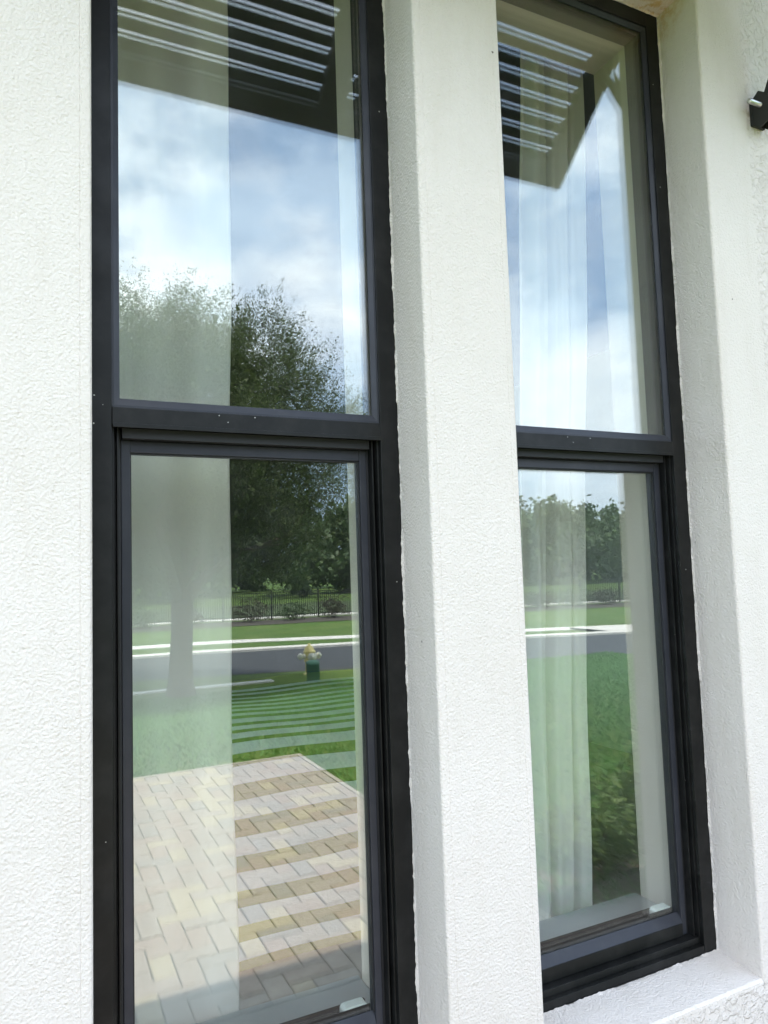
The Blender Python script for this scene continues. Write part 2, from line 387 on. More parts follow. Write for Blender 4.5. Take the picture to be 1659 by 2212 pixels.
# ------------------------------------------------------------------ the room behind
YI = .345
IX0, IX1, IY1, IZ0, IZ1 = -1.15, 4.2, 5.2, .10, 3.30
def plane(name, pts, mat, **kw): return link(name, mesh(name, pts, [tuple(range(len(pts)))]), mat, **kw)
plane('room_floor', [(IX0, YI, IZ0), (IX1, YI, IZ0), (IX1, IY1, IZ0), (IX0, IY1, IZ0)], 'roomfloor', kind='structure')
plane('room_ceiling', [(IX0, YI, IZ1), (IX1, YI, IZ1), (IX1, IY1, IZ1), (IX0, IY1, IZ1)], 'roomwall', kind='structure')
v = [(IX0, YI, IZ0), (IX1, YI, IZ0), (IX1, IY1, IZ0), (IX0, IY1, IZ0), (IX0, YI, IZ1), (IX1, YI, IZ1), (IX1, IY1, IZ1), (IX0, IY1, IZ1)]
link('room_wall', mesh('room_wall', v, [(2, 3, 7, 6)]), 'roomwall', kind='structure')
link('room_wall', mesh('room_wall', v, [(1, 2, 6, 5)]), 'litwall', kind='structure')
FILL_GAP = (.70, 4.2, .18, 2.9)                            # unseen opening in the left walls, added to light the bed
def holed(name, x, y0, y1, z0, z1, mat, **kw):
    a_, b_, c_, d_ = FILL_GAP
    q = [(y0, y1, z0, c_), (y0, y1, d_, z1), (y0, a_, c_, d_), (b_, y1, c_, d_)]
    v_ = [p for (ya, yb_, za, zb_) in q for p in ((x, ya, za), (x, yb_, za), (x, yb_, zb_), (x, ya, zb_))]
    return link(name, mesh(name, v_, [tuple(range(4 * i, 4 * i + 4)) for i in range(4)]), mat, **kw)
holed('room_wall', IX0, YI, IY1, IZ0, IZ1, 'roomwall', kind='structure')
holed('side_wall', WALL_L, .004, 13, -.3, WALL_TOP, 'stucco_rough', parent=house)
wbox('added_pane', WALL_L + .05, WALL_L + .054, FILL_GAP[0], FILL_GAP[1], FILL_GAP[2], FILL_GAP[3], 'glass_inner', house)  # pane closing the added opening
JX = .022                                             # drywall return set in from the frame edge
iv, jf = [], []
def quad(a, b, c, d):
    k = len(iv); iv.extend((a, b, c, d)); jf.append((k, k + 1, k + 2, k + 3))
ops = [(X1 + JX, X2 - JX), (X3 + JX, X4 - JX)]; IB, IT = .700, 3.020
cuts = [IX0] + [x for o_ in ops for x in o_] + [IX1]
for i in (0, 2, 4): quad((cuts[i], YI, IZ0), (cuts[i + 1], YI, IZ0), (cuts[i + 1], YI, IZ1), (cuts[i], YI, IZ1))
for a, b in ops:
    quad((a, YI, IZ0), (b, YI, IZ0), (b, YI, IB), (a, YI, IB)); quad((a, YI, IT), (b, YI, IT), (b, YI, IZ1), (a, YI, IZ1))
    quad((a, .2, IB), (a, YI, IB), (a, YI, IT), (a, .2, IT)); quad((b, .2, IB), (b, YI, IB), (b, YI, IT), (b, .2, IT))
    quad((a, .2, IT), (b, .2, IT), (b, YI, IT), (a, YI, IT)); quad((a, .2, IB - .012), (b, .2, IB - .012), (b, YI, IB - .012), (a, YI, IB - .012))
link('interior_wall', mesh('interior_wall', iv, jf), 'drywall', kind='structure')

# ------------------------------------------------------------------ windows
def make_window(xl, xr, label):
    w = empty('window', ((xl + xr) / 2, YF, ZB), label, 'window')
    FW = .0405
    yb = .205
    e = .0005
    wbox('frame_jamb', xl + e, xl + FW, YF, yb, ZB + e, ZT - e, 'alu', w, .0012)
    wbox('frame_jamb', xr - FW, xr - e, YF, yb, ZB + e, ZT - e, 'alu', w, .0012)
    a, b = xl + FW + .0003, xr - FW - .0003
    wbox('frame_head', a, b, YF, yb, ZT - .040, ZT - e, 'alu', w, .0012)
    wbox('frame_sill', a, b, YF + .0004, yb, ZB + e, ZB + .020, 'alu', w, .0012)
    wbox('frame_sill', a, b, YF + .012, yb, ZB + .0203, ZB + .036, 'alu', w, .0010)
    zr0, zr1 = 1.862, 1.8945
    wbox('transom', a, b, YF - .0015, yb, zr0, zr1, 'alu', w, .0016)
    wbox('transom_lip', a + .001, b - .001, YF - .0035, YF - .0019, zr0 - .0035, zr0 + .004, 'alu', w, .0006)
    # fixed upper light: beads, seal and two panes
    yg = .1345; bw = .0135; zt0, zt1 = zr1 + .0003, ZT - .0405
    def bead(nm, pr, ts, ax):
        extrude_profile(nm, pr, ts, 'bead', w, axis=ax)
    bead('glazing_bead', lambda z: [(a, YF + .003), (a + .004, YF + .0033), (a + bw, yg - .002), (a + bw, yg)], [zt0 + .0002, zt1 - .0002], 'Z')
    bead('glazing_bead', lambda z: [(b - bw, yg), (b - bw, yg - .002), (b - .004, YF + .0033), (b, YF + .003)], [zt0 + .0002, zt1 - .0002], 'Z')
    bead('glazing_bead', lambda x: [(YF + .003, zt0), (YF + .0033, zt0 + .004), (yg - .002, zt0 + bw + .003), (yg, zt0 + bw + .003)], [a + .003, b - .003], 'X')
    bead('glazing_bead', lambda x: [(yg, zt1 - bw), (yg - .002, zt1 - bw), (YF + .0033, zt1 - .004), (YF + .003, zt1)], [a + .003, b - .003], 'X')
    for k, yy in enumerate((yg, yg + .010)):
        wbox('glass_pane', a + .002, b - .002, yy, yy + .003, zt0 + .004, zt1 - .004, ('glass', 'glass_inner')[k], w)
    for (p, q, r, s) in ((a, a + bw - .001, zt0, zt1), (b - bw + .001, b, zt0, zt1)):
        wbox('spacer', p + .0023, q, yg + .0133, yb - .019, r + .001, s - .001, 'alu', w)
    wbox('spacer', a + bw, b - bw, yg + .0133, yb - .019, zt0 + .001, zt0 + bw, 'alu', w)
    wbox('spacer', a + bw, b - bw, yg + .0133, yb - .019, zt1 - bw, zt1 - .001, 'alu', w)
    # tracks either side of the sliding lower sash
    zl0, zl1 = ZB + .0363, zr0 - .0005
    for s_, p in ((1, a), (-1, b)):
        def tr(d0, d1, y0, nm, mt='alu'):
            x0, x1 = sorted((p + s_ * d0, p + s_ * d1)); wbox(nm, x0, x1, y0, yb - .001, zl0, zl1, mt, w, .0006)
        tr(.0003, .0040, YF + .010, 'sash_track'); tr(.0043, .0092, YF + .034, 'sash_track', 'rubber'); tr(.0095, .0125, YF + .018, 'sash_track'); tr(.0128, .0175, YF + .036, 'sash_track', 'rubber')
    sash = bpy.data.objects.new('lower_sash', None); COL.objects.link(sash); sash.parent = w; sash.empty_display_size = .1
    sa, sb = a + .0182, b - .0182; ys = .160; sw = .0150; ysg = .1725
    zs0, zs1 = zl0 + .0008, 1.842
    wbox('weather_strip', sa, sb, YF + .016, yb - .004, zs1 + .0006, zl1 - .0004, 'rubber', w, .001)
    wbox('stile', sa, sa + sw, ys, ysg + .0150, zs0, zs1, 'bead', sash, .0012)
    wbox('stile', sb - sw, sb, ys, ysg + .0150, zs0, zs1, 'bead', sash, .0012)
    wbox('top_rail', sa + sw + .0003, sb - sw - .0003, ys + .0006, ysg + .0150, zs1 - .0215, zs1 - .0002, 'bead', sash, .0012)
    wbox('bottom_rail', sa + sw + .0003, sb - sw - .0003, ys - .004, yb - .003, zs0, zs0 + .030, 'alu', sash, .0014)
    off = world_off(sash)
    zz0 = zs0 + .0303
    extrude_profile('bottom_bead', lambda x: [(ys - .003, zz0), (ys, zz0 + .004), (ysg - .002, zz0 + .021), (ysg, zz0 + .021)], [sa + sw + .0006, sb - sw - .0006], 'bead', sash, axis='X')
    for (p, q, r, s) in ((sa + sw + .0004, sa + sw + .0026, zz0 + .021, zs1 - .022), (sb - sw - .0026, sb - sw - .0004, zz0 + .021, zs1 - .022)):
        wbox('seal', p, q, ys + .004, ysg - .0003, r, s, 'rubber', sash)
    wbox('seal', sa + sw + .003, sb - sw - .003, ys + .004, ysg - .0003, zs1 - .0243, zs1 - .0220, 'rubber', sash)
    for k, yy in enumerate((ysg, ysg + .010)):
        wbox('glass_pane', sa + sw - .004, sb - sw + .004, yy, yy + .003, zz0 + .012, zs1 - .018, ('glass', 'glass_inner')[k], sash)
    wbox('inner_rail', sa + sw + .0004, sb - sw - .0004, ysg + .0136, ysg + .0156, zz0 + .001, zz0 + .0255, 'alu', sash)
    wbox('inner_rail', sa + sw + .0004, sb - sw - .0004, .2101, .2180, zz0 + .001, zz0 + .022, 'alu', sash, .001)
    return w
make_window(X1, X2, 'tall black framed window on the left reflecting pavers and a fire hydrant')
make_window(X3, X4, 'tall black framed window on the right of the white pier reflecting lawn')

def latch(x0, x1, y0, y1, z0, z1, label):
    l = empty('sash_latch', ((x0 + x1) / 2, (y0 + y1) / 2, z0), label, 'latch', 'white latches on the lower sashes')
    bm = bmesh.new(); bmesh.ops.create_cube(bm, size=1)
    for v_ in bm.verts: v_.co = Vector((v_.co.x * (x1 - x0), v_.co.y * (y1 - y0), (v_.co.z + .5) * (z1 - z0)))
    bmesh.ops.bevel(bm, geom=[e_ for e_ in bm.edges if abs(e_.verts[0].co.y - e_.verts[1].co.y) > .01], offset=.009, segments=4, affect='EDGES', profile=.5)
    me = bpy.data.meshes.new('latch_body'); bm.to_mesh(me); bm.free(); link('latch_body', me, 'latch', l)
    wbox('thumb_tab', x0 + .008, x1 - .014, y0 - .0016, y0 - .0003, z0 + .006, z0 + .010, 'latch', l, .0004)
latch(1.376, 1.428, .1885, .2098, .7185, .7465, 'white latch inside the right window at its lower right corner')
latch(.552, .604, .1885, .2098, .7185, .7465, 'white latch inside the left window at the bottom edge')
for i, (a, b) in enumerate(ops):
    wbox('window_stool', a + .001, b - .001, .2185, YI + .02, IB - .0115, IB + .001, 'stool', None, .002,
         label=('pale inner sill board of the window left of the pier', 'pale inner sill board of the window right of the pier')[i], cat='sill board')

# ------------------------------------------------------------------ louvred shutter over both windows
shut = empty('louvred_shutter', (.84, 0, 3.44), 'black louvred shutter propped open above both windows', 'shutter')
AY, AZ = -.578, 2.98; HY, HZ = -.004, 3.488
slope = Vector((0, AY - HY, AZ - HZ)); SL = slope.length; sdir = slope.normalized(); snrm = Vector((0, sdir.z, -sdir.y))
if snrm.z < 0: snrm = -snrm
def inshut(name, x0, x1, s0, s1, t0, t1, mat='shutter', parent=shut, tilt=0.0):
    me = boxmesh(name, x0, x1, -(s1 - s0) / 2, (s1 - s0) / 2, -(t1 - t0) / 2, (t1 - t0) / 2, .0015)
    c = Vector((0, HY, HZ)) + sdir * ((s0 + s1) / 2) + snrm * ((t0 + t1) / 2)
    ca, sa_ = math.cos(tilt), math.sin(tilt); ax1 = sdir * ca + snrm * sa_; ax2 = snrm * ca - sdir * sa_
    o_ = world_off(parent)
    for v_ in me.vertices:
        p = c + Vector((v_.co.x, 0, 0)) + ax1 * v_.co.y + ax2 * v_.co.z
        v_.co = p - o_
    return link(name, me, mat, parent)
XS0, XSa, XSb, XS1 = -.094, .798, .880, 1.770
PL0 = .002
TH = .028
inshut('stile', XS0, PL0, .01, SL, 0, TH); inshut('stile', XSa, XSb, .0605, SL - .0730, 0, TH); inshut('stile', 1.677, XS1, .01, SL, 0, TH)
inshut('top_rail', PL0 + .0005, 1.6765, .01, .06, 0, TH); inshut('bottom_rail', PL0 + .0005, 1.6765, SL - .0725, SL, 0, TH)
pitch_ = .0496; s_first = .348 - 6 * pitch_
TILT = math.radians(-30)
k = 0
while s_first + k * pitch_ < SL - .080:
    sc = s_first + k * pitch_ + pitch_ / 2
    if sc < SL - .075:
        for (p, q) in ((PL0 + .001, XSa - .001), (XSb + .001, 1.676)):
            inshut('louvre', p, q, sc - .0222, sc + .0222, TH / 2 - .0035, TH / 2 + .0035, tilt=TILT)
    k += 1
for sx in (1.700, -.026):
    v_, f_ = [], []
    p0 = Vector((sx + .003, -.030, 2.745)); p1 = Vector((sx + .003, -.262, 3.238))
    ax = (p1 - p0).normalized(); side = Vector((1, 0, 0)); nn = ax.cross(side)
    for p in (p0 - ax * .02, p1 + ax * .005):
        for a_, b_ in ((-1, -1), (1, -1), (1, 1), (-1, 1)): v_.append(p + side * a_ * .011 + nn * b_ * .016 - world_off(shut))
    f_ = [(0, 1, 5, 4), (1, 2, 6, 5), (2, 3, 7, 6), (3, 0, 4, 7), (0, 1, 2, 3), (4, 5, 6, 7)]
    link('prop_arm', mesh('prop_arm', v_, f_), 'shutter', shut)
    br = bpy.data.objects.new('wall_bracket', None); COL.objects.link(br); br.parent = shut; br.empty_display_size = .05
    # U shaped bracket: a back plate and two cheeks
    wbox('back_plate', sx - .021, sx + .027, -.0045, .0035, 2.71, 2.785, 'shutter', br, .002)
    for cx_ in (sx - .020, sx + .0215):
        prof = [(-.005, 2.712), (-.022, 2.695), (-.045, 2.702), (-.058, 2.730), (-.048, 2.772), (-.024, 2.792), (-.005, 2.778)]
        vv = [Vector((cx_ + t_, y_, z_)) - world_off(br) for t_ in (0, .0045) for y_, z_ in prof]; n_ = len(prof)
        ff = [tuple(range(n_)), tuple(range(n_, 2 * n_))] + [(i, (i + 1) % n_, n_ + (i + 1) % n_, n_ + i) for i in range(n_)]
        link('bracket_cheek', mesh('bracket_cheek', vv, ff), 'shutter', br)
    o_ = world_off(br)
    lathe('bolt', [(.0001, -.064), (.0055, -.064), (.0062, -.061), (.0062, .034), (.010, .0342), (.010, .040), (.0001, .0405)], 'steel', br, 14, 'X', (sx - o_.x + .002, -.027 - o_.y, 2.752 - o_.z))

# ------------------------------------------------------------------ curtains and the bed inside
def curtain(name, x0, x1, y, folds, amp, shear, label, ph=0.0, z0=.14, z1=3.26):
    nx, nz = 160, 60; v_, f_ = [], []
    for j in range(nz + 1):
        z = z0 + (z1 - z0) * j / nz
        for i in range(nx + 1):
            u = i / nx
            ww = u * folds * 2 * math.pi + ph
            d = amp * (math.sin(ww) + .35 * math.sin(2.3 * ww + 1.1 + .3 * z)) * (1 + .25 * math.sin(z * 1.3 + u * 5))
            d += .006 * math.sin(z * 3.1 + u * 9)
            xx = x0 + (x1 - x0) * u + shear * (z - 2.0) + .004 * math.sin(z * 2.7 + 1) + .002 * math.sin(z * 9.1) + amp * .35 * math.cos(ww)
            v_.append((xx, y + d, z))
    for j in range(nz):
        for i in range(nx):
            a_ = j * (nx + 1) + i; f_.append((a_, a_ + 1, a_ + nx + 2, a_ + nx + 1))
    o = link(name, mesh(name, v_, f_, True), 'curtain', label=label, cat='curtain')
    md = o.modifiers.new('thickness', 'SOLIDIFY'); md.thickness = .0025
    return o
curtain('curtain', -.50, .405, .425, 3.6, .014, .004, 'white curtain hanging behind the left half of the left window', 2.2)
curtain('curtain', 1.215, 1.425, .415, 2.6, .022, .052, 'pleated white curtain hanging behind the right window', .6)
lathe('rod', [(.0001, -.9), (.014, -.9), (.014, 2.6), (.0001, 2.6)], 'alu', empty('curtain_rod', (0, .42, 3.24), 'black curtain rod above the two windows', 'curtain rod'), 12, 'X')

bed = empty('bed', (1.05, 3.0, IZ0), 'bed with a grey and white striped blanket inside the dark room', 'bed')
BX0, BX1 = -.2, 2.30
prof = [(4.05, .83), (2.45, .83), (2.25, .815), (2.12, .78), (2.02, .71), (1.94, .60), (1.85, .45), (1.58, .12)]
# stripe edges read along the line of sight into the bed
def yz_at(ypix, xpix):
    d = f2 + r3 * ((xpix - 829.5) / F_PX) - u3 * ((ypix - 1106) / F_PX)
    best = None
    for (ya, za), (yb_, zb_) in zip(prof[:-1], prof[1:]):
        den = d.z * (yb_ - ya) - d.y * (zb_ - za)
        if abs(den) < 1e-9: continue
        u = (d.y * (za - CAM.z) - d.z * (ya - CAM.y)) / den
        if 0 <= u <= 1: best = (ya + u * (yb_ - ya), za + u * (zb_ - za))
    return best
px = [(1479, 1483.3), (1487.3, 1491.2), (1497.2, 1500.5), (1505.4, 1509.7), (1514.4, 1518.7), (1523.6, 1528.6), (1534.2, 1540.2), (1546.8, 1556.7), (1563.3, 1571.6), (1578.2, 1591.4), (1599.7, 1622.8)]
px = [(a, b, 605) for a, b in px] + [(a, b, 643) for a, b in ((1642.8, 1679.7), (1713.2, 1751.6), (1790, 1830.7), (1866.7, 1907.5), (1943.4, 1981.8), (2015.4, 2053.7))]
rows = [(prof[0], 0)]
for a, b, x in px:
    p, q = yz_at(a, x), yz_at(b, x)
    if p and q: rows += [(p, 1), (q, 0)]
rows.append((prof[-1], 0))
nx = 60; vv = {0: [], 1: []}; ff = {0: [], 1: []}
for (p, kind), (q, _) in zip(rows[:-1], rows[1:]):
    m_ = 4; base = len(vv[kind])
    for j in range(m_ + 1):
        yy, zz = p[0] + (q[0] - p[0]) * j / m_, p[1] + (q[1] - p[1]) * j / m_
        for i in range(nx + 1):
            x = BX0 + (BX1 - BX0) * i / nx
            w_ = .010 * math.sin(x * 3.1 + yy * 2) + .006 * math.sin(x * 7.3 + zz * 9)
            rib = .0022 * math.sin(j / m_ * math.pi * 4) if kind else 0
            vv[kind].append((x - 1.05, yy + w_ * .8 - .05 * (x - 1.6) * (1 if zz < .82 else .6) - 3.0, zz + w_ * .5 + rib - IZ0))
    for j in range(m_):
        for i in range(nx):
            a_ = base + j * (nx + 1) + i; ff[kind].append((a_, a_ + 1, a_ + nx + 2, a_ + nx + 1))
bl = link('blanket', mesh('blanket', vv[0], ff[0], True), 'blanket_dark', bed)
link('pale_stripe', mesh('pale_stripe', vv[1], ff[1], True), 'blanket_light', bl)
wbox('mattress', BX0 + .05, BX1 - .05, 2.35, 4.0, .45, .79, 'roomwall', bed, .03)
wbox('bed_base', BX0 + .05, BX1 - .05, 2.35, 4.0, IZ0 + .001, .449, 'wood', bed, .01)

# ------------------------------------------------------------------ the garden, road and field in front of the house (-Y)
GL = -.85
def ground_z(x, y):
    t = min(1, max(0, (-y - 5.0) / 8.0)); return -.014 + (GL + .014) * t * t * (3 - 2 * t)
gxs = sorted(set([-400, -200, -100, -60, -40, -30, -20, -15] + list(range(-12, 41)) + [45, 50, 60, 80, 110, 150, 220, 300, 400]))
gys = [14, 3, .3] + [-.25 * i for i in range(0, 61)] + [-16, -17, -18, -20, -22, -25, -30, -36, -45, -60, -80, -110, -160, -250, -400]
gv = [(x, y, ground_z(x, y)) for y in gys for x in gxs]; nX = len(gxs)
gf = [(j * nX + i, (j + 1) * nX + i, (j + 1) * nX + i + 1, j * nX + i + 1) for j in range(len(gys) - 1) for i in range(nX - 1)]
link('lawn', mesh('lawn', gv, gf, True), 'lawn', kind='structure')
def strip(name, line, width, z, mat, thick=0.0, kind='structure'):
    """flat strip along a polyline of (x, y) edge points, width towards -Y"""
    v_ = []; n = len(line)
    for x, y in line:
        v_ += [(x, y, z), (x, y - width, z)]
    f_ = [(2 * i, 2 * i + 1, 2 * i + 3, 2 * i + 2) for i in range(n - 1)]
    if thick:
        b_ = len(v_)
        v_ += [(x, y, z - thick) for x, y, _ in v_] if False else [(p[0], p[1], p[2] - thick) for p in v_]
        for i in range(n - 1):
            f_.append((2 * i, 2 * i + 2, b_ + 2 * i + 2, b_ + 2 * i)); f_.append((2 * i + 1, b_ + 2 * i + 1, b_ + 2 * i + 3, 2 * i + 3))
    return link(name, mesh(name, v_, f_), mat, kind=kind)
near = [(-60, -24), (-30, -19.8), (-8, -17.6), (2.2, -16.5), (4.6, -16.05), (7, -15.3), (11.4, -13.9), (14, -13.1), (24, -10), (60, 2)]
far = [(-60, -29.5), (-30, -25), (-8, -22.5), (2.7, -21.35), (5.8, -20.9), (9.8, -20.1), (14.4, -18.1), (17.8, -17), (27, -14), (60, -3)]
rv = []; 
for (a, b), (c, d) in zip(near, far): rv += [(a, b, GL + .004), (c, d, GL + .004)]
link('road', mesh('road', rv, [(2 * i, 2 * i + 1, 2 * i + 3, 2 * i + 2) for i in range(len(near) - 1)]), 'asphalt', kind='structure')
strip('kerb', [(x, y) for x, y in far], .62, GL + .07, 'concrete', .09)
walk = [(-60, -34), (-30, -29.2), (-8, -26.2), (3.2, -24.3), (6.8, -23.75), (11, -22.3), (16, -19.9), (19.7, -18.6), (30, -15.5)]
strip('pavement', walk, 1.15, GL + .02, 'concrete', .03)
strip('pavement_ramp', [(17.6, -17.62), (18.7, -17.3), (20.2, -16.85)], 2.0, GL + .078, 'concrete', .09)
strip('garden_path', [(1.2, -14.43), (3.2, -14.42), (4.9, -14.40)], .28, GL + .03, 'concrete', .05)
fl = [(-30, -38.5), (4.4, -35.6), (9.5, -35.1), (16, -34.4), (25.2, -32), (30.2, -31), (60, -24)]
strip('field_path', [(x, y - .5) for x, y in fl], 1.3, GL + .05, 'concrete', .06)
strip('shaded_grass', [(x, y - 2.2) for x, y in fl], 16.0, GL + .008, 'shaded_grass')  # dark strip painted in for shaded ground
strip('mulch_bed', [(x, y + 3.6) for x, y in fl], 3.2, GL + .018, 'mulch')

# driveway of tan pavers, herringbone, each paver a block
PX0, PX1, PY0, PY1, U = -1.6, 2.1, -4.65, -1.22, .0930
plane('driveway', [(PX0, PY0, -.008), (PX1, PY0, -.008), (PX1, PY1, -.008), (PX0, PY1, -.008)], 'sand', kind='structure')
drive = bpy.data.objects['driveway']
kerbs = wbox('edging', PX1, PX1 + .035, PY0 - .035, PY1, -.05, .002, 'edging', drive)
wbox('edging', PX0, PX1 - .0005, PY0 - .035, PY0, -.05, .002, 'edging', drive)
def proj_px(x, y, z, yg=.18):
    q = Vector((x, 2 * yg - y, z)) - CAM; d = q.dot(f2)
    return (829.5 + F_PX * q.dot(r3) / d, 1106 - F_PX * q.dot(u3) / d, d)
bricks = []
ni = int((PX1 - PX0) / U) + 2; nj = int((PY1 - PY0) / U) + 2
for i in range(-2, ni):
    for j in range(-2, nj):
        k = (i - j) % 4
        if k == 0: r_ = (PX0 + i * U, PX0 + (i + 2) * U, PY0 + j * U, PY0 + (j + 1) * U)
        elif k == 3: r_ = (PX0 + i * U, PX0 + (i + 1) * U, PY0 + j * U, PY0 + (j + 2) * U)
        else: continue
        r_ = (max(r_[0], PX0), min(r_[1], PX1 - .001), max(r_[2], PY0 + .001), min(r_[3], PY1))
        if r_[1] - r_[0] < .02 or r_[3] - r_[2] < .02: continue
        cx_, cy_ = (r_[0] + r_[1]) / 2, (r_[2] + r_[3]) / 2
        p = proj_px(cx_, cy_, 0)
        seen = 255 < p[0] < 830 and 1600 < p[1] < 2230
        bricks.append((-(1000 if seen else 0) + p[2], r_))
bricks.sort(key=lambda b: b[0])
def paver_geo(dx, dy, g=.0018, c=.0045, h=.022):
    x, y = dx / 2 - g, dy / 2 - g
    v_ = [(-x, -y, -h), (x, -y, -h), (x, y, -h), (-x, y, -h), (-x, -y, -c), (x, -y, -c), (x, y, -c), (-x, y, -c), (-x + c, -y + c, 0), (x - c, -y + c, 0), (x - c, y - c, 0), (-x + c, y - c, 0)]
    f_ = [(8, 9, 10, 11)]
    for a_ in (0, 4):
        for i in range(4): f_.append((a_ + i, a_ + (i + 1) % 4, a_ + 4 + (i + 1) % 4, a_ + 4 + i))
    return v_, f_
cache = {}; restv, restf = [], []
rr = random.Random(5)
for n, (_, r_) in enumerate(bricks):
    dx, dy = r_[1] - r_[0], r_[3] - r_[2]; c_ = ((r_[0] + r_[1]) / 2, (r_[2] + r_[3]) / 2)
    zt_ = rr.uniform(-.002, .003)
    if n < 300:
        key = (round(dx, 3), round(dy, 3))
        if key not in cache: cache[key] = mesh('paver', *paver_geo(dx, dy))
        o = link('paver', cache[key], 'paver', drive, loc=(c_[0], c_[1], zt_)); o.rotation_euler = (rr.gauss(0, .006), rr.gauss(0, .006), rr.gauss(0, .006))
    else:
        v_, f_ = paver_geo(dx, dy); b_ = len(restv)
        restv += [(p[0] + c_[0], p[1] + c_[1], p[2] + zt_) for p in v_]; restf += [tuple(b_ + i for i in q) for q in f_]
link('paving', mesh('paving', restv, restf), 'paver', drive, kind='stuff')

# grass blades over the near lawn
n = 150000
gx = rng.uniform(-2, 14, n * 2); gy = -(1.2 + 12.5 * rng.uniform(0, 1, n * 2) ** 1.25)
keep = ~((gx < PX1 + .05) & (gy > PY0 - .05)); gx, gy = gx[keep][:n], gy[keep][:n]; n = len(gx)
tt = np.clip((-gy - 5) / 8, 0, 1); gz = -.014 + (GL + .014) * tt * tt * (3 - 2 * tt)
hgt = rng.uniform(.03, .065, n); wid = rng.uniform(.004, .008, n) * (1 + .12 * -gy); ang = rng.uniform(0, 6.283, n)
lean = rng.normal(0, .05, (n, 2))
v_ = np.empty((n, 3, 3)); v_[:, 0] = np.stack([gx - np.cos(ang) * wid, gy - np.sin(ang) * wid, gz - .004], 1)
v_[:, 1] = np.stack([gx + np.cos(ang) * wid, gy + np.sin(ang) * wid, gz - .004], 1); v_[:, 2] = np.stack([gx + lean[:, 0], gy + lean[:, 1], gz + hgt], 1)
me = bpy.data.meshes.new('grass'); me.vertices.add(3 * n); me.vertices.foreach_set('co', v_.ravel()); me.loops.add(3 * n)
me.loops.foreach_set('vertex_index', np.arange(3 * n)); me.polygons.add(n); me.polygons.foreach_set('loop_start', np.arange(n) * 3); me.polygons.foreach_set('loop_total', np.full(n, 3)); me.update()
link('grass', me, 'blade', kind='stuff', label='short green mown grass of the front lawn', cat='grass')

# ------------------------------------------------------------------ live oak on the lawn
tx, ty = 2.75, -13.75; tz = ground_z(tx, ty)
tree = empty('oak_tree', (tx, ty, tz), 'large leafy oak tree on the lawn beside the road', 'tree')
v_, f_ = [], []
tube(v_, f_, [(0, 0, -.1), (0, 0, .25), (.02, 0, .9), (.05, .03, 1.8), (.02, .02, 2.6)], [.34, .255, .225, .215, .20], 14)
tips = []
R0 = random.Random(3)
for k in range(11):
    a = k * 2.4 + R0.uniform(-.3, .3); rad = R0.uniform(1.4, 3.3); h0 = 1.7 + .1 * k
    top = Vector((math.cos(a) * rad, math.sin(a) * rad, R0.uniform(3.6, 7.6) - .45 * rad + .6))
    base = Vector((0, 0, h0)); mid = base.lerp(top, .45) + Vector((R0.uniform(-.2, .2), R0.uniform(-.2, .2), .25))
    tube(v_, f_, [base, mid, top], [.115, .07, .02], 7)
    for q in range(5):
        s0 = mid.lerp(top, R0.uniform(0, .9)); e0 = s0 + Vector((R0.gauss(0, .8), R0.gauss(0, .8), R0.uniform(.1, 1.2)))
        tube(v_, f_, [s0, e0], [.03, .008], 5); tips += [e0, s0.lerp(e0, .6)]
link('trunk', mesh('trunk', v_, f_, True), 'bark', tree)
cl = []
for k in range(560):
    d = rng.normal(size=3); d /= np.linalg.norm(d); r = rng.uniform(.12, 1) ** .5
    c = np.array([d[0] * 3.45 * r, d[1] * 3.45 * r, 5.0 + d[2] * (3.2 if d[2] > 0 else 2.9) * r])
    az = math.atan2(c[1], c[0]); g_ = 1 + .13 * math.sin(3 * az + .6) + .10 * math.sin(5 * az + 4 * d[2]); c[:2] *= g_; c[2] = 5.0 + (c[2] - 5.0) * (1 + .10 * math.sin(4 * az + 1.0))
    if c[2] < 2.6 and np.hypot(c[0], c[1]) < 1.5: continue
    cl.append((c, rng.uniform(.28, .62)))
cl += [(np.array(t), .4) for t in tips]
pts = []
for c, s in cl:
    m_ = int(320 + 900 * s); q = rng.normal(size=(m_, 3)) * np.array([.46, .46, .5]) * s
    pts.append(c + q)
    for _ in range(6):          # feathery upright sprays on the outside
        dr = rng.normal(size=3) * .5 + c / 7 + np.array([0, 0, .35]); dr /= np.linalg.norm(dr); u = rng.uniform(0, 1, 34)[:, None]
        pts.append(c + dr * u * (.45 + s * .9) + rng.normal(size=(34, 3)) * .035)
pts = np.concatenate(pts)
sw = []
for k in range(150):
    az = rng.uniform(0, 2 * math.pi); el = rng.uniform(-.1, 1.25); r0 = rng.uniform(2.0, 3.0); ln = rng.uniform(.9, 1.7)
    o0 = np.array([math.cos(az) * math.cos(el), math.sin(az) * math.cos(el), math.sin(el)])
    u = np.sort(rng.uniform(0, 1, 110))[:, None]
    bend = np.array([0, 0, 1.0]) * (.55 * u - .75 * u * u) * ln
    sw.append(np.array([0, 0, 5.0]) + o0 * (r0 + ln * u) * np.array([1, 1, .93]) + bend + rng.normal(size=(110, 3)) * (.03 + .10 * (1 - u)))
pts = np.concatenate([pts] + sw)
core = np.concatenate([c + rng.normal(size=(40, 3)) * .30 for c, s in cl if np.linalg.norm((c - np.array([0, 0, 5.0])) / np.array([3.45, 3.45, 3.0])) < .80])
leaf_cloud('crown', core, .13, .6, 'leaf', tree)
leaf_cloud('crown', pts, .045, .45, 'leaf', tree, updir=np.array([0, 0, .45]))

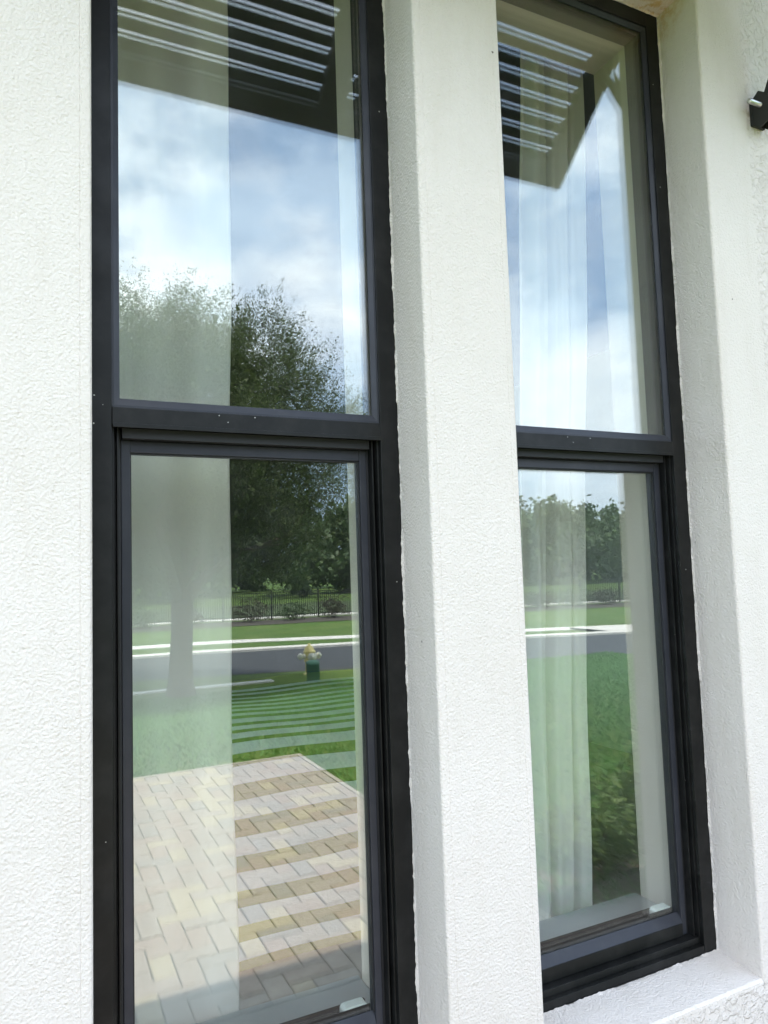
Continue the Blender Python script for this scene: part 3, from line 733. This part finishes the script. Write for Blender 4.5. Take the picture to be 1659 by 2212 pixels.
# woodland beyond the field: one far mass
wp = []
for k in range(230):
    x = rng.uniform(-45, 160); y = -(62 + rng.uniform(0, 42)) + max(0, x - 40) * .10
    h = rng.uniform(8.9, 10.0); w_ = rng.uniform(3.2, 4.8); m_ = 34
    for q in range(m_):
        d = rng.normal(size=3); d /= np.linalg.norm(d); r = rng.uniform(.3, 1) ** .5
        c = np.array([x + d[0] * w_ * r, y + d[1] * w_ * r, GL + h * .50 + d[2] * h * .50 * r])
        wp.append(c + rng.normal(size=(46, 3)) * .48)
wp = np.concatenate(wp)
leaf_cloud('woodland', wp, .58, .7, 'leaf_far', None, kind='stuff', label='far line of dense green trees beyond the fence', cat='woodland')

# ------------------------------------------------------------------ fence with shrubs
def along(x):
    for (a, b), (c, d) in zip(fl[:-1], fl[1:]):
        if a <= x <= c: return b + (d - b) * (x - a) / (c - a)
    return fl[-1][1]
fence = empty('metal_fence', (10, along(10), GL), 'black metal picket fence across the road behind low shrubs', 'fence')
fv, ffc = [], []
def fbox(v_, f_, x0, x1, y, t, z0, z1, y2=None):
    y2 = y if y2 is None else y2; b_ = len(v_)
    for z in (z0, z1): v_ += [(x0 - 10, y - t - along(10), z - GL), (x1 - 10, y2 - t - along(10), z - GL), (x1 - 10, y2 + t - along(10), z - GL), (x0 - 10, y + t - along(10), z - GL)]
    f_ += [tuple(b_ + i for i in q) for q in ((0, 1, 2, 3), (4, 5, 6, 7), (0, 1, 5, 4), (1, 2, 6, 5), (2, 3, 7, 6), (3, 0, 4, 7))]
x = -6.0
while x < 44:
    fbox(fv, ffc, x - .015, x + .015, along(x), .013, GL + .08, GL + 1.40); x += .112
link('pickets', mesh('pickets', fv, ffc), 'fence', fence, kind='stuff')
for zr in (.18, 1.18, 1.36):
    fv, ffc = [], []; xs = [-6, 4.4, 9.5, 16, 25.2, 30.2, 44]
    for a, b in zip(xs[:-1], xs[1:]): fbox(fv, ffc, a, b, along(a), .016, GL + zr, GL + zr + .032, along(b))
    link('rail', mesh('rail', fv, ffc), 'fence', fence)
x = -6.0
while x < 44:
    fv, ffc = [], []; fbox(fv, ffc, x - .035, x + .035, along(x), .035, GL, GL + 1.48); link('post', mesh('post', fv, ffc), 'fence', fence); x += 2.45
R1 = random.Random(8)
def shrub(x, y, h, w_, mat, label, cat='shrub', group=None, n_=900, leaf=.07, asp=.5, z=None, updir=None):
    z = ground_z(x, y) if z is None else z
    s = empty('shrub', (x, y, z), label, cat, group)
    q = rng.normal(size=(n_, 3)); q /= np.linalg.norm(q, axis=1)[:, None]; q *= rng.uniform(.2, 1, n_)[:, None] ** .5
    lump = 1 + .25 * np.sin(q[:, 0] * 5 + x * 3) * np.cos(q[:, 1] * 4 + y) + .22 * np.sin(q[:, 2] * 6 + q[:, 0] * 4 + x)
    p = q * lump[:, None] * np.array([w_ / 2, w_ / 2, h / 2]) + np.array([0, 0, h * .53])
    leaf_cloud('foliage', p, leaf, asp, mat, s, updir=updir)
    v_, f_ = [], []
    for k in range(4):
        a = k * 1.6; tube(v_, f_, [(0, 0, -.02), (math.cos(a) * w_ * .2, math.sin(a) * w_ * .2, h * .6)], [.016, .006], 5)
    link('stem', mesh('stem', v_, f_, True), 'bark', s)
    return s
spots = [(4.6, 1.0, 1.9), (6.8, .85, 1.5), (9.7, 1.1, 2.1), (11.9, .9, 1.7), (13.9, 1.15, 1.5), (25.0, .9, 1.8), (26.9, 1.05, 2.2), (28.8, .9, 1.7), (31.0, 1.0, 2.2)]
nth = ('leftmost', 'second', 'third', 'fourth', 'fifth')
for k, (x, h, w_) in enumerate(spots):
    lab = ('low dark shrub by the metal fence, %s from the left in the left window' % nth[k] if 0 < k < 5 else
           'low dark shrub by the metal fence, leftmost in the left window' if k == 0 else
           'low dark shrub by the metal fence, leftmost in the right window' if k == 5 else
           'low dark shrub by the metal fence, %s from the left in the right window' % nth[k - 5])
    shrub(x, along(x) + 1.3, h, w_, 'leaf_brown' if k % 3 else 'leaf_far', lab, group='shrubs before the fence', n_=900, leaf=.12)

# planting under the right hand window
plane('planting_bed', [(-1.7, -1.21, -.006), (2.14, -1.21, -.006), (2.14, -1.66, -.006), (5.2, -1.80, -.006), (5.2, .05, -.006), (-1.7, .05, -.006)], 'redmulch', kind='structure')
shrub(2.72, -1.62, .34, .62, 'leaf_shrub', 'low rounded green shrub near the house wall, nearest the pavers', n_=1500, leaf=.055, asp=.35)
shrub(3.30, -1.75, .46, .60, 'leaf_shrub', 'middle green shrub of the planting beside the house', n_=1500, leaf=.06, asp=.3)
shrub(3.86, -1.95, .86, .62, 'leaf_shrub', 'tall spiky green shrub beside the house, farthest from the pavers', n_=1700, leaf=.15, asp=.14, updir=np.array([0, 0, .6]))

# ------------------------------------------------------------------ hydrant and green post at the roadside
hx, hy = 5.98, -15.05; hz = GL - .014
hyd = empty('fire_hydrant', (hx, hy, hz), 'yellow fire hydrant with pale side caps by the road', 'hydrant')
lathe('base_flange', [(.0001, 0), (.155, 0), (.155, .035), (.11, .045), (.105, .06)], 'hyd_yellow', hyd)
lathe('barrel', [(.105, .05), (.10, .30), (.135, .31), (.135, .345), (.112, .35), (.118, .44), (.125, .52)], 'hyd_yellow', hyd)
lathe('bonnet', [(.125, .52), (.145, .525), (.145, .555), (.118, .565), (.105, .62), (.075, .67), (.035, .69), (.032, .735), (.022, .74), (.0001, .742)], 'hyd_yellow', hyd)
for s_ in (-1, 1):
    lathe('side_nozzle', [(.060, s_ * .09), (.060, s_ * .20), (.078, s_ * .205), (.078, s_ * .255), (.030, s_ * .262), (.026, s_ * .30), (.0001, s_ * .302)], 'hyd_white', hyd, 16, 'X', (0, 0, .44))
lathe('front_nozzle', [(.080, .08), (.080, .17), (.10, .175), (.10, .22), (.034, .228), (.03, .262), (.0001, .264)], 'hyd_white', hyd, 16, 'Y', (0, 0, .43))
bar = empty('utility_post', (5.62, -13.85, GL - .014), 'dull green rounded utility post in front of the hydrant', 'post')
lathe('post_body', [(.145, -.02), (.142, .40), (.150, .402)], 'green_plastic', bar)
lathe('post_cap', [(.150, .4025), (.150, .43), (.138, .462), (.09, .482), (.0001, .488)], 'green_plastic', bar)
